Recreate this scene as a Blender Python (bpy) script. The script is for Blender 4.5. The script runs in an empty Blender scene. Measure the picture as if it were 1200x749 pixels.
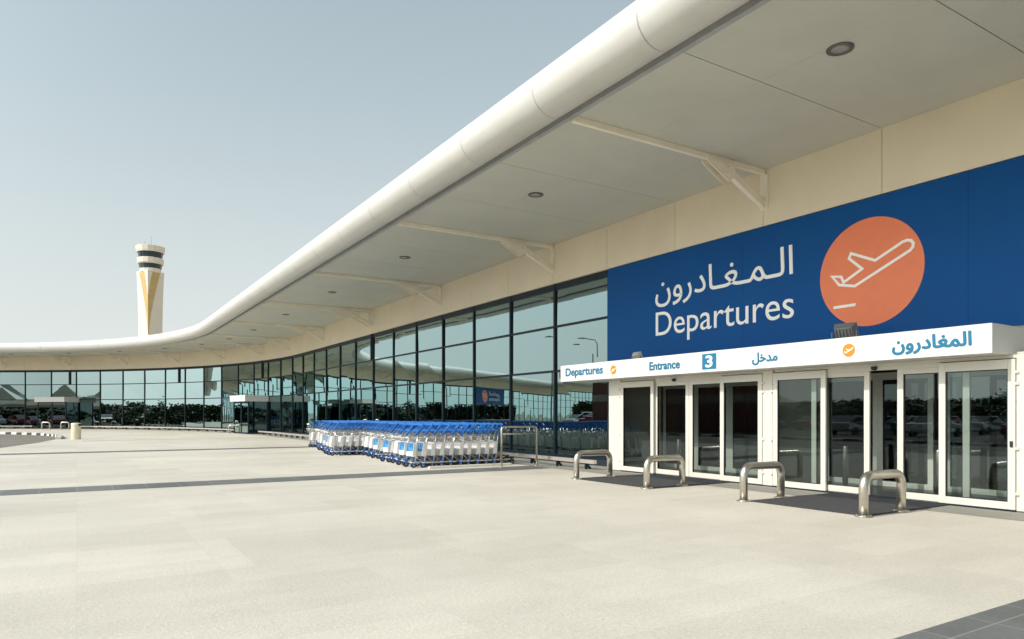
import bpy, bmesh, math, random
from math import sin, cos, pi, radians, sqrt
from mathutils import Vector, Matrix

random.seed(7)
SC = bpy.context.scene
COL = SC.collection

# ------------------------------------------------------------------ camera, sky, sun, exposure
cam_d = bpy.data.cameras.new("camera")
cam = bpy.data.objects.new("camera", cam_d)
COL.objects.link(cam)
cam.location = (0, 0, 1.5)
cam.rotation_euler = (radians(90), 0, -math.atan2(510, 817))
cam_d.sensor_width = 36
cam_d.lens = 817 / 1200 * 36
cam_d.shift_y = (486 - 374.5) / 1200
cam_d.clip_start = 0.05
cam_d.clip_end = 9000
SC.camera = cam

SUN_EL = radians(38)
SUN_AZ = (-0.998, 0.06)                  # horizontal direction towards the sun
world = bpy.data.worlds.new("World")
SC.world = world
world.use_nodes = True
wn = world.node_tree
sky = wn.nodes.new("ShaderNodeTexSky")
sky.sky_type = 'NISHITA'
sky.sun_disc = False
sky.sun_elevation = SUN_EL
sky.sun_rotation = math.atan2(SUN_AZ[0], SUN_AZ[1])
sky.altitude = 0
sky.air_density = 1.0
sky.dust_density = 2.0
sky.ozone_density = 1.0
bg = wn.nodes["Background"]
bg.inputs[1].default_value = 0.10
# pale dust haze over the physical sky, thickest at the horizon
wtc = wn.nodes.new("ShaderNodeTexCoord")
wsep = wn.nodes.new("ShaderNodeSeparateXYZ")
wn.links.new(wtc.outputs['Generated'], wsep.inputs[0])
wmr = wn.nodes.new("ShaderNodeMapRange"); wmr.interpolation_type = 'SMOOTHSTEP'
wmr.inputs[1].default_value = 0.0; wmr.inputs[2].default_value = 0.75
wmr.inputs[3].default_value = 0.95; wmr.inputs[4].default_value = 0.45
wn.links.new(wsep.outputs[2], wmr.inputs[0])
wmx = wn.nodes.new("ShaderNodeMix"); wmx.data_type = 'RGBA'
whz = wn.nodes.new("ShaderNodeMapRange"); whz.interpolation_type = 'SMOOTHSTEP'
whz.inputs[1].default_value = 0.0; whz.inputs[2].default_value = 0.45
wn.links.new(wsep.outputs[2], whz.inputs[0])
wcol = wn.nodes.new("ShaderNodeMix"); wcol.data_type = 'RGBA'
wcol.inputs[6].default_value = (6.6, 6.95, 6.75, 1); wcol.inputs[7].default_value = (5.25, 6.1, 6.15, 1)
wn.links.new(whz.outputs[0], wcol.inputs[0]); wn.links.new(wcol.outputs[2], wmx.inputs[7])
wn.links.new(wmr.outputs[0], wmx.inputs[0]); wn.links.new(sky.outputs[0], wmx.inputs[6])
# dust scatters sunlight forward: a broad bright aureole round the sun
wdot = wn.nodes.new("ShaderNodeVectorMath"); wdot.operation = 'DOT_PRODUCT'
wdot.inputs[1].default_value = (SUN_AZ[0] * cos(SUN_EL), SUN_AZ[1] * cos(SUN_EL), sin(SUN_EL))
wn.links.new(wtc.outputs['Generated'], wdot.inputs[0])
wpos = wn.nodes.new("ShaderNodeMath"); wpos.operation = 'MAXIMUM'; wpos.inputs[1].default_value = 0.0
wn.links.new(wdot.outputs['Value'], wpos.inputs[0])
wpow = wn.nodes.new("ShaderNodeMath"); wpow.operation = 'POWER'; wpow.inputs[1].default_value = 3.0
wn.links.new(wpos.outputs[0], wpow.inputs[0])
wmad = wn.nodes.new("ShaderNodeMath"); wmad.operation = 'MULTIPLY_ADD'; wmad.inputs[1].default_value = 2.2; wmad.inputs[2].default_value = 1.0
wn.links.new(wpow.outputs[0], wmad.inputs[0])
wscl = wn.nodes.new("ShaderNodeVectorMath"); wscl.operation = 'SCALE'
wn.links.new(wmx.outputs[2], wscl.inputs[0]); wn.links.new(wmad.outputs[0], wscl.inputs[3])
wn.links.new(wscl.outputs[0], bg.inputs[0])

sun_d = bpy.data.lights.new("sun", 'SUN')
sun = bpy.data.objects.new("sun", sun_d)
COL.objects.link(sun)
sun_d.energy = 2.8
sun_d.angle = radians(0.6)
sun_d.color = (1.0, 0.955, 0.89)
sdir = Vector((SUN_AZ[0] * cos(SUN_EL), SUN_AZ[1] * cos(SUN_EL), sin(SUN_EL))).normalized()
sun.rotation_euler = sdir.to_track_quat('Z', 'Y').to_euler()
sun.location = (-20, -10, 40)

SC.view_settings.view_transform = 'Standard'
SC.view_settings.look = 'None'
SC.view_settings.gamma = 1.0
SC.view_settings.exposure = 0.27
SC.view_settings.use_curve_mapping = False

# ------------------------------------------------------------------ materials
def new_mat(name):
    m = bpy.data.materials.new(name)
    m.use_nodes = True
    return m, m.node_tree, m.node_tree.nodes["Principled BSDF"]

def setp(b, **k):
    for a, v in k.items():
        b.inputs[a.replace('_', ' ')].default_value = v

def c4(c):
    return (c[0], c[1], c[2], 1)

def noisy(name, col, rough=0.5, metal=0.0, var=0.12, scale=3.0, bump=0.0, bscale=60, spec=0.5, rvar=0.1, stretch=(1, 1, 1)):
    """plain material whose tone, gloss and surface vary a little"""
    m, t, b = new_mat(name)
    N, L = t.nodes, t.links
    tc = N.new("ShaderNodeTexCoord")
    mp = N.new("ShaderNodeMapping"); mp.inputs['Scale'].default_value = stretch
    L.new(tc.outputs['Object'], mp.inputs[0])
    n = N.new("ShaderNodeTexNoise"); n.inputs['Scale'].default_value = scale
    n.inputs['Detail'].default_value = 6; n.inputs['Roughness'].default_value = 0.62
    L.new(mp.outputs[0], n.inputs['Vector'])
    cr = N.new("ShaderNodeValToRGB")
    cr.color_ramp.elements[0].position = 0.3; cr.color_ramp.elements[1].position = 0.7
    cr.color_ramp.elements[0].color = c4([x * (1 - var) for x in col])
    cr.color_ramp.elements[1].color = c4([min(1, x * (1 + var)) for x in col])
    L.new(n.outputs[0], cr.inputs[0]); L.new(cr.outputs[0], b.inputs['Base Color'])
    mr = N.new("ShaderNodeMapRange")
    mr.inputs[3].default_value = max(0.02, rough - rvar); mr.inputs[4].default_value = min(1, rough + rvar)
    L.new(n.outputs[0], mr.inputs[0]); L.new(mr.outputs[0], b.inputs['Roughness'])
    b.inputs['Metallic'].default_value = metal
    b.inputs['Specular IOR Level'].default_value = spec
    if bump > 0:
        n2 = N.new("ShaderNodeTexNoise"); n2.inputs['Scale'].default_value = bscale; n2.inputs['Detail'].default_value = 4
        L.new(mp.outputs[0], n2.inputs['Vector'])
        bp = N.new("ShaderNodeBump"); bp.inputs['Strength'].default_value = bump; bp.inputs['Distance'].default_value = 0.02
        L.new(n2.outputs[0], bp.inputs['Height']); L.new(bp.outputs[0], b.inputs['Normal'])
    return m

def paving_mat(name, c_lo, c_hi, tile, off, grout, mortar=0.006, speck=0.35):
    m, t, b = new_mat(name)
    N, L = t.nodes, t.links
    tc = N.new("ShaderNodeTexCoord")
    br = N.new("ShaderNodeTexBrick")
    br.offset = off; br.squash = 1.0
    br.inputs['Color1'].default_value = (0, 0, 0, 1); br.inputs['Color2'].default_value = (1, 1, 1, 1)
    br.inputs['Mortar'].default_value = (0.5, 0.5, 0.5, 1)
    br.inputs['Scale'].default_value = 1.0; br.inputs['Mortar Size'].default_value = mortar
    br.inputs['Mortar Smooth'].default_value = 0.3; br.inputs['Bias'].default_value = 0
    br.inputs['Brick Width'].default_value = tile[0]; br.inputs['Row Height'].default_value = tile[1]
    L.new(tc.outputs['Object'], br.inputs['Vector'])
    big = N.new("ShaderNodeTexNoise"); big.inputs['Scale'].default_value = 0.22; big.inputs['Detail'].default_value = 8
    big.inputs['Roughness'].default_value = 0.65
    L.new(tc.outputs['Object'], big.inputs['Vector'])
    mp = N.new("ShaderNodeMapping"); mp.inputs['Scale'].default_value = (1.0, 3.2, 1.0)
    L.new(tc.outputs['Object'], mp.inputs[0])
    st = N.new("ShaderNodeTexNoise"); st.inputs['Scale'].default_value = 0.9; st.inputs['Detail'].default_value = 7
    st.inputs['Roughness'].default_value = 0.7
    L.new(mp.outputs[0], st.inputs['Vector'])
    fine = N.new("ShaderNodeTexNoise"); fine.inputs['Scale'].default_value = 70; fine.inputs['Detail'].default_value = 3
    L.new(tc.outputs['Object'], fine.inputs['Vector'])
    def mul(a, k, add=0.0):
        x = N.new("ShaderNodeMath"); x.operation = 'MULTIPLY_ADD'
        L.new(a, x.inputs[0]); x.inputs[1].default_value = k; x.inputs[2].default_value = add
        return x.outputs[0]
    def add(a, c):
        x = N.new("ShaderNodeMath"); x.operation = 'ADD'; L.new(a, x.inputs[0]); L.new(c, x.inputs[1]); return x.outputs[0]
    br2 = N.new("ShaderNodeTexBrick"); br2.offset = 0.37; br2.offset_frequency = 2
    br2.inputs['Color1'].default_value = (0, 0, 0, 1); br2.inputs['Color2'].default_value = (1, 1, 1, 1); br2.inputs['Mortar'].default_value = (0.5, 0.5, 0.5, 1)
    br2.inputs['Scale'].default_value = 1.0; br2.inputs['Mortar Size'].default_value = 0.0; br2.inputs['Brick Width'].default_value = tile[0] * 2; br2.inputs['Row Height'].default_value = tile[1] * 3
    L.new(tc.outputs['Object'], br2.inputs['Vector'])
    grit = N.new("ShaderNodeTexNoise"); grit.inputs['Scale'].default_value = 26; grit.inputs['Detail'].default_value = 5; grit.inputs['Roughness'].default_value = 0.8
    L.new(tc.outputs['Object'], grit.inputs['Vector'])
    s = add(add(mul(br.outputs[0], 0.18, -0.09), add(mul(br2.outputs[0], 0.24, -0.12), mul(big.outputs[0], 1.3, -0.15))), add(mul(st.outputs[0], 0.6, -0.3), add(mul(fine.outputs[0], speck * 3, -speck * 1.5), mul(grit.outputs[0], speck * 3.4, -speck * 1.7))))
    cr = N.new("ShaderNodeValToRGB")
    cr.color_ramp.elements[0].position = 0.0; cr.color_ramp.elements[1].position = 1.0
    cr.color_ramp.elements[0].color = c4(c_lo); cr.color_ramp.elements[1].color = c4(c_hi)
    L.new(s, cr.inputs[0])
    mx = N.new("ShaderNodeMix"); mx.data_type = 'RGBA'
    g = mul(br.outputs['Fac'], grout[3])
    L.new(g, mx.inputs[0]); L.new(cr.outputs[0], mx.inputs[6]); mx.inputs[7].default_value = c4(grout)
    L.new(mx.outputs[2], b.inputs['Base Color'])
    mr = N.new("ShaderNodeMapRange"); mr.inputs[3].default_value = 0.55; mr.inputs[4].default_value = 0.9
    L.new(st.outputs[0], mr.inputs[0]); L.new(mr.outputs[0], b.inputs['Roughness'])
    b.inputs['Specular IOR Level'].default_value = 0.3
    bp = N.new("ShaderNodeBump"); bp.inputs['Strength'].default_value = 0.5; bp.inputs['Distance'].default_value = 0.012
    L.new(grit.outputs[0], bp.inputs['Height']); L.new(bp.outputs[0], b.inputs['Normal'])
    return m

def glass_mat(name, through, tint, base, ripple, rscale=0.5, slope=None):
    """coated glazing: tinted see-through plus a Fresnel reflection"""
    m = bpy.data.materials.new(name); m.use_nodes = True
    t = m.node_tree; N, L = t.nodes, t.links
    N.remove(N["Principled BSDF"]); out = N["Material Output"]
    tr = N.new("ShaderNodeBsdfTransparent"); tr.inputs[0].default_value = c4(through)
    gl = N.new("ShaderNodeBsdfGlossy"); gl.inputs[0].default_value = c4(tint); gl.inputs['Roughness'].default_value = 0.0
    fr = N.new("ShaderNodeFresnel"); fr.inputs[0].default_value = 1.5
    ma = N.new("ShaderNodeMath"); ma.operation = 'MULTIPLY_ADD'; ma.use_clamp = True
    L.new(fr.outputs[0], ma.inputs[0]); ma.inputs[1].default_value = 1 - base; ma.inputs[2].default_value = base
    if slope is not None:                                  # metal-oxide coating: steadier rise towards grazing angles
        lw = N.new("ShaderNodeLayerWeight"); lw.inputs[0].default_value = 0.5
        L.new(lw.outputs['Facing'], ma.inputs[0]); ma.inputs[1].default_value = slope
    tc = N.new("ShaderNodeTexCoord")
    n = N.new("ShaderNodeTexNoise"); n.inputs['Scale'].default_value = rscale; n.inputs['Detail'].default_value = 1
    L.new(tc.outputs['Object'], n.inputs['Vector'])
    bp = N.new("ShaderNodeBump"); bp.inputs['Strength'].default_value = ripple; bp.inputs['Distance'].default_value = 0.05
    L.new(n.outputs[0], bp.inputs['Height']); L.new(bp.outputs[0], gl.inputs['Normal'])
    mx = N.new("ShaderNodeMixShader")
    L.new(ma.outputs[0], mx.inputs[0]); L.new(tr.outputs[0], mx.inputs[1]); L.new(gl.outputs[0], mx.inputs[2])
    L.new(mx.outputs[0], out.inputs[0])
    return m

M = {}
M['paving'] = paving_mat('pale granite paving', (0.42, 0.39, 0.325), (0.63, 0.59, 0.505), (1.2, 0.6), 0.0, (0.44, 0.39, 0.31, 0.22), 0.008, 0.45)
M['band'] = paving_mat('dark granite', (0.085, 0.092, 0.087), (0.18, 0.185, 0.172), (0.62, 1.2), 0.0, (0.50, 0.46, 0.39, 0.28), 0.008, 0.25)
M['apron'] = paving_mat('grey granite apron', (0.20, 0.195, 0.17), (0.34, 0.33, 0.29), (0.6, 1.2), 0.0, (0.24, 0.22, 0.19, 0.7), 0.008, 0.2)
M['asphalt'] = noisy('asphalt', (0.17, 0.155, 0.125), 0.85, var=0.25, scale=0.8, bump=0.4, bscale=80)
M['park'] = noisy('dark asphalt', (0.055, 0.053, 0.05), 0.9, var=0.25, scale=0.5)
M['sand'] = noisy('sandy ground', (0.42, 0.34, 0.235), 0.95, var=0.25, scale=0.08, bump=0.4, bscale=2)
M['kerb_white'] = noisy('white kerb paint', (0.74, 0.72, 0.66), 0.6, var=0.12, scale=5)
M['kerb_black'] = noisy('black kerb paint', (0.045, 0.045, 0.045), 0.6, var=0.3, scale=5)
M['cream'] = noisy('cream cladding', (0.77, 0.675, 0.51), 0.45, var=0.05, scale=0.7)
M['soffit'] = noisy('soffit panel', (0.54, 0.54, 0.47), 0.6, var=0.05, scale=0.8)
M['steel_paint'] = noisy('cream painted steel', (0.86, 0.79, 0.65), 0.4, var=0.05, scale=2)
M['tube'] = noisy('canopy edge cladding', (0.575, 0.565, 0.52), 0.38, var=0.05, scale=1.2, stretch=(1, 1, 3), spec=0.4)
M['seam'] = noisy('sealant seam', (0.16, 0.145, 0.12), 0.8)
M['joint'] = noisy('joint shadow gap', (0.06, 0.055, 0.05), 0.9)
M['grey_strip'] = noisy('grey gutter strip', (0.34, 0.345, 0.345), 0.5)
M['roof'] = noisy('roof sheet', (0.6, 0.58, 0.53), 0.5)
M['mullion'] = noisy('dark mullion', (0.008, 0.018, 0.026), 0.4, var=0.2, spec=0.25)
M['plinth'] = noisy('dark plinth', (0.02, 0.026, 0.034), 0.4)
M['glass'] = glass_mat('curtain wall glass', (0.035, 0.065, 0.065), (0.63, 0.82, 0.83), 0.14, 0.03, 0.55, 0.86)
M['door_glass'] = glass_mat('door glass', (0.64, 0.72, 0.71), (0.74, 0.84, 0.84), 0.05, 0.004, 0.8)
M['white'] = noisy('white panel', (0.67, 0.66, 0.62), 0.4, var=0.03, scale=1.5)
M['door_frame'] = noisy('ivory door frame', (0.64, 0.61, 0.53), 0.38, var=0.04, scale=2)
M['blue'] = noisy('blue sign vinyl', (0.002, 0.074, 0.265), 0.5, var=0.06, scale=0.8, spec=0.15)
M['sign_white'] = noisy('white sign lettering', (0.92, 0.91, 0.87), 0.5, var=0.02)
M['coral'] = noisy('coral sign vinyl', (0.84, 0.21, 0.085), 0.45, var=0.04)
M['orange'] = noisy('orange vinyl', (0.80, 0.225, 0.006), 0.5, var=0.04)
M['teal'] = noisy('teal lettering', (0.002, 0.155, 0.285), 0.5, var=0.05)
M['stainless'] = noisy('brushed stainless steel', (0.62, 0.585, 0.52), 0.31, metal=1.0, var=0.10, scale=6, rvar=0.08, stretch=(1, 1, 6))
M['rail'] = noisy('galvanised rail', (0.62, 0.56, 0.49), 0.35, metal=0.6, var=0.1, scale=4)
M['mat'] = noisy('charcoal rubber mat', (0.045, 0.047, 0.05), 0.9, var=0.25, scale=6, bump=0.5, bscale=120)
M['mat_dark'] = noisy('black entrance matting', (0.012, 0.013, 0.02), 0.9, var=0.2, scale=8, bump=0.4, bscale=120)
M['black'] = noisy('black plastic', (0.015, 0.015, 0.017), 0.4)
M['lamp_grey'] = noisy('grey cast aluminium', (0.20, 0.215, 0.215), 0.4, metal=0.2)
M['lamp_pale'] = noisy('pale aluminium', (0.55, 0.54, 0.50), 0.4, metal=0.2)
M['lamp_glass'] = noisy('floodlight front glass', (0.45, 0.46, 0.45), 0.15, metal=0.5)
M['downlight_glass'] = noisy('downlight glass', (0.30, 0.31, 0.31), 0.2)
M['downlight_rim'] = noisy('downlight rim', (0.15, 0.12, 0.11), 0.35, metal=0.3)
M['chrome'] = noisy('trolley steel', (0.66, 0.64, 0.60), 0.25, metal=0.85, var=0.06, scale=8)
M['trolley_white'] = noisy('trolley side panel', (0.80, 0.79, 0.76), 0.4, var=0.03)
M['trolley_blue'] = noisy('blue trolley plastic', (0.012, 0.135, 0.46), 0.35, var=0.12, scale=6)
M['trolley_tyre'] = noisy('rubber tyre', (0.022, 0.024, 0.032), 0.7)
M['bin'] = noisy('ivory painted bin', (0.76, 0.68, 0.48), 0.5, var=0.06)
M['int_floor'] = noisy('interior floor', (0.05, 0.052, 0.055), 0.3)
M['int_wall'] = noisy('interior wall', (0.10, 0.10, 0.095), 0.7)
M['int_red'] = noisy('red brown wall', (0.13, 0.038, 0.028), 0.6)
M['dull_band'] = noisy('dusty grey band', (0.26, 0.24, 0.20), 0.7)
M['tower_white'] = noisy('tower cladding', (0.68, 0.63, 0.53), 0.6, var=0.03, scale=0.2)
M['tower_gold'] = noisy('gold lattice cladding', (0.50, 0.35, 0.14), 0.5, var=0.10, scale=0.4)
M['tower_glass'] = noisy('control room glass', (0.012, 0.035, 0.05), 0.08, var=0.1)
M['trunk'] = noisy('bark', (0.16, 0.12, 0.08), 0.9, var=0.3, scale=6)
M['leaf'] = noisy('foliage', (0.055, 0.085, 0.03), 0.7, var=0.4, scale=1.5)
M['tyre'] = M['trolley_tyre']
M['car_glass'] = noisy('car glass', (0.02, 0.025, 0.03), 0.05)
for i, c in enumerate([(0.7, 0.7, 0.68), (0.05, 0.05, 0.055), (0.3, 0.31, 0.32), (0.25, 0.03, 0.03)]):
    M['car%d' % i] = noisy('car paint', c, 0.25, var=0.03)
M['pole'] = noisy('lamp post paint', (0.25, 0.25, 0.25), 0.4, metal=0.4)
M['canvas'] = noisy('shade canvas', (0.62, 0.54, 0.40), 0.8)

# poster: a blue picture with a paler cloudy part
def poster_mat():
    m, t, b = new_mat('blue advertising poster')
    N, L = t.nodes, t.links
    tc = N.new("ShaderNodeTexCoord"); n = N.new("ShaderNodeTexNoise")
    n.inputs['Scale'].default_value = 5; n.inputs['Detail'].default_value = 4
    L.new(tc.outputs['Object'], n.inputs['Vector'])
    cr = N.new("ShaderNodeValToRGB"); e = cr.color_ramp.elements
    e[0].position = 0.35; e[0].color = (0.006, 0.07, 0.28, 1); e[1].position = 0.66; e[1].color = (0.04, 0.30, 0.55, 1)
    L.new(n.outputs[0], cr.inputs[0]); L.new(cr.outputs[0], b.inputs['Base Color']); b.inputs['Roughness'].default_value = 0.35
    return m
M['poster'] = poster_mat()

# ------------------------------------------------------------------ mesh helpers
class MB:
    def __init__(self):
        self.v = []; self.f = []; self.mi = []; self.sm = []
    def face(self, pts, mi=0, smooth=False):
        n = len(self.v); self.v += [tuple(p) for p in pts]
        self.f.append(tuple(range(n, n + len(pts)))); self.mi.append(mi); self.sm.append(smooth)
    def hexa(self, p, mi=0):
        """p: 8 points, bottom loop 0-3 and top loop 4-7, both counter-clockwise from above"""
        n = len(self.v); self.v += [tuple(q) for q in p]
        for q in ((3, 2, 1, 0), (4, 5, 6, 7), (0, 1, 5, 4), (1, 2, 6, 5), (2, 3, 7, 6), (3, 0, 4, 7)):
            self.f.append(tuple(n + i for i in q)); self.mi.append(mi); self.sm.append(False)
    def box(self, x0, x1, y0, y1, z0, z1, mi=0):
        self.hexa([(x0, y0, z0), (x1, y0, z0), (x1, y1, z0), (x0, y1, z0), (x0, y0, z1), (x1, y0, z1), (x1, y1, z1), (x0, y1, z1)], mi)
    def bar(self, a, b, w, h, up=(0, 0, 1), mi=0):
        """rectangular bar from a to b, w sideways and h along up"""
        a, b = Vector(a), Vector(b); d = (b - a).normalized(); u = Vector(up)
        s = d.cross(u).normalized(); u = s.cross(d).normalized()
        s *= w / 2; u *= h / 2
        lo = [a - s - u, a + s - u, b + s - u, b - s - u]; hi = [a - s + u, a + s + u, b + s + u, b - s + u]
        self.hexa(lo + hi, mi)
    def ring_loft(self, rings, mi=0, cap=True, smooth=True, closed=False):
        n0 = len(self.v); k = len(rings[0])
        for r in rings: self.v += [tuple(p) for p in r]
        m = len(rings)
        for i in range(m if closed else m - 1):
            j = (i + 1) % m
            for q in range(k):
                w = (q + 1) % k
                self.f.append((n0 + i * k + q, n0 + i * k + w, n0 + j * k + w, n0 + j * k + q)); self.mi.append(mi); self.sm.append(smooth)
        if cap and not closed:
            self.f.append(tuple(n0 + q for q in reversed(range(k)))); self.mi.append(mi); self.sm.append(False)
            self.f.append(tuple(n0 + (m - 1) * k + q for q in range(k))); self.mi.append(mi); self.sm.append(False)
    def tube(self, path, r, seg=10, mi=0, cap=True, smooth=True):
        path = [Vector(p) for p in path]; rings = []
        ref = None
        for i, p in enumerate(path):
            if i == 0: d = path[1] - path[0]
            elif i == len(path) - 1: d = path[-1] - path[-2]
            else: d = (path[i + 1] - p).normalized() + (p - path[i - 1]).normalized()
            d.normalize()
            if ref is None:
                ref = Vector((0, 0, 1)) if abs(d.z) < 0.9 else Vector((1, 0, 0))
            a = d.cross(ref).normalized(); b = a.cross(d).normalized(); ref = b
            rr = r[i] if isinstance(r, (list, tuple)) else r
            rings.append([p + a * rr * cos(-2 * pi * q / seg) + b * rr * sin(-2 * pi * q / seg) for q in range(seg)])
        self.ring_loft(rings, mi, cap, smooth)
    def lathe(self, c, prof, seg=24, mi=0, smooth=True):
        rings = [[(c[0] + r * cos(2 * pi * q / seg), c[1] + r * sin(2 * pi * q / seg), c[2] + z) for q in range(seg)] for r, z in prof]
        self.ring_loft(rings, mi, True, smooth)
    def prism(self, poly, n, t, mi=0):
        """extrude polygon (3-D points) by vector n*t"""
        e = Vector(n) * t
        a = [Vector(p) for p in poly]; b = [p + e for p in a]
        self.face(list(reversed(a)), mi); self.face(b, mi)
        k = len(a)
        for i in range(k):
            j = (i + 1) % k
            self.face([a[i], a[j], b[j], b[i]], mi)
    def build(self, name, mats, parent=None, origin=(0, 0, 0), bevel=0.0, fix=True):
        me = bpy.data.meshes.new(name)
        o = Vector(origin)
        me.from_pydata([tuple(Vector(v) - o) for v in self.v], [], self.f)
        if not isinstance(mats, (list, tuple)): mats = [mats]
        for m in mats: me.materials.append(m)
        me.polygons.foreach_set('material_index', self.mi)
        me.polygons.foreach_set('use_smooth', self.sm)
        if fix:
            bm = bmesh.new(); bm.from_mesh(me)
            bmesh.ops.remove_doubles(bm, verts=bm.verts, dist=1e-5) if fix == 'weld' else None
            bmesh.ops.recalc_face_normals(bm, faces=bm.faces)
            bm.to_mesh(me); bm.free()
        me.update()
        ob = bpy.data.objects.new(name, me); COL.objects.link(ob)
        if parent is not None: ob.parent = parent
        else: ob.location = o
        if bevel > 0:
            md = ob.modifiers.new('bevel', 'BEVEL'); md.width = bevel; md.segments = 2; md.limit_method = 'ANGLE'; md.angle_limit = radians(40)
        return ob

def tag(o, label=None, cat=None, group=None, kind=None):
    if label: o['label'] = label
    if cat: o['category'] = cat
    if group: o['group'] = group
    if kind: o['kind'] = kind
    return o

def thing(name, label, cat, loc=(0, 0, 0), rotz=0.0, group=None):
    o = bpy.data.objects.new(name, None); COL.objects.link(o)
    o.empty_display_size = 0.3
    o.location = loc; o.rotation_euler = (0, 0, rotz)
    return tag(o, label, cat, group)

def kids(o):
    return [c for c in KIDS.get(o.name, [])]
KIDS = {}
def index_children():
    KIDS.clear()
    for o in bpy.data.objects:
        if o.parent: KIDS.setdefault(o.parent.name, []).append(o)
def copy_tree(o, parent=None):
    c = o.copy(); COL.objects.link(c)
    if parent is not None: c.parent = parent
    for ch in kids(o): copy_tree(ch, c)
    return c

UZ = Vector((0, 0, 1))
# ------------------------------------------------------------------ the plan: a straight front that bends round to the left
Y1, R, ANG = 48.0, 38.0, radians(56)
def P(s, off=0.0, z=0.0):
    """point at arc length s along the glass line, off metres out from it"""
    if s < Y1: return Vector((13 - off, s, z))
    a = (s - Y1) / R
    if a < ANG: return Vector((13 - R + (R - off) * cos(a), Y1 + (R - off) * sin(a), z))
    e = s - Y1 - R * ANG
    return Vector((13 - R + (R - off) * cos(ANG) - e * sin(ANG), Y1 + (R - off) * sin(ANG) + e * cos(ANG), z))
def TN(s):
    """tangent (growing s) and outward normal"""
    a = min(max((s - Y1) / R, 0), ANG)
    return Vector((-sin(a), cos(a), 0)), Vector((-cos(a), -sin(a), 0))
def zg(p):
    """the forecourt rises very gently towards the far wing"""
    d = 0.5295 * p[0] + 0.8483 * p[1] - 45
    if d <= 0: return 0.0
    return 0.30 * (1 - math.exp(-(d * d) / (2 * 12.0 ** 2)))

def srange(a, b, step):
    """arc-length samples, fine where the plan bends"""
    out = [a]; s = a
    while s < b - 1e-6:
        st = step if (46 < s < 86) else max(step, 3.0)
        s = min(b, s + st); out.append(s)
    return out

def sheet(name, s0, s1, offs, dz, mat, step=1.2, parent=None, const_z=None, origin=(0, 0, 0)):
    mb = MB(); S = srange(s0, s1, step)
    offs_f = offs if callable(offs) else (lambda s: offs)
    rows = []
    for s in S:
        r = []
        for o in offs_f(s):
            p = P(s, o); p.z = (zg(p) + dz) if const_z is None else const_z
            r.append(p)
        rows.append(r)
    for i in range(len(S) - 1):
        for j in range(len(rows[0]) - 1):
            mb.face([rows[i][j], rows[i][j + 1], rows[i + 1][j + 1], rows[i + 1][j]])
    ob = mb.build(name, mat, parent, origin, fix='weld')
    # make sure flat sheets face up
    me = ob.data
    if me.polygons[0].normal.z < 0: me.flip_normals()
    return ob

def sweep(mb, s0, s1, prof, step=1.2, mi=0, follow=False, cap=True):
    """sweep a closed profile of (off, z) along the plan"""
    rings = []
    for s in srange(s0, s1, step):
        ring = []
        for o, z in prof:
            p = P(s, o); p.z = z + (zg(p) if follow else 0); ring.append(p)
        rings.append(ring)
    mb.ring_loft(rings, mi, cap, smooth=False)

# ------------------------------------------------------------------ ground
mb = MB()
rad = [0, 15, 30, 45, 60, 80, 110, 160, 260, 500, 1000, 2000, 4000]
seg = 72
def gp(r, q):
    x, y = r * cos(2 * pi * q / seg), r * sin(2 * pi * q / seg) + 40
    return (x, y, zg((x, y)) - 0.03)
for i in range(len(rad) - 1):
    for q in range(seg):
        if i == 0: mb.face([gp(0, 0), gp(rad[1], q), gp(rad[1], q + 1)])
        else: mb.face([gp(rad[i], q), gp(rad[i + 1], q), gp(rad[i + 1], q + 1), gp(rad[i], q + 1)])
g = mb.build('ground', M['sand'], fix='weld'); tag(g, kind='structure')
if g.data.polygons[0].normal.z < 0: g.data.flip_normals()

EDGE = [(-60, 16.6), (34, 16.3), (39, 15.9), (45, 14.75), (51, 14.1), (58, 13.2), (66, 12.3), (80, 12.0), (150, 12.0)]
def road_edge(s):
    for (a, u), (b, v) in zip(EDGE, EDGE[1:]):
        if s <= b:
            k = max(0, (s - a) / (b - a)); return u + (v - u) * k
    return EDGE[-1][1]
pv = sheet('paving', -60, 185, lambda s: [0.0, 1.9] + [1.9 + (road_edge(s) - 1.9) * k / 8 for k in range(1, 9)], 0.0, M['paving'], 1.0)
tag(pv, kind='structure')
rd = sheet('road', -60, 185, lambda s: [road_edge(s) + 8.5 * k / 6 - 0.02 for k in range(7)], 0.004, M['asphalt'], 1.0)
tag(rd, kind='structure')
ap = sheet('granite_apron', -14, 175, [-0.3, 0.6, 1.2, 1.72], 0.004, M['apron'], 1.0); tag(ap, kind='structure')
for s0, s1 in ((1.42, 2.60), (15.95, 17.05), (31.95, 33.0)):
    b = sheet('granite_band', s0, s1, [1.724 + 13.9 * k / 4 for k in range(5)], 0.005, M['band'], 1.0); tag(b, kind='structure')
for s0, s1 in ((46.4, 46.75),):
    b = sheet('granite_band', s0, s1, [1.724 + 11 * k / 4 for k in range(5)], 0.005, M['apron'], 1.0); tag(b, kind='structure')

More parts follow.
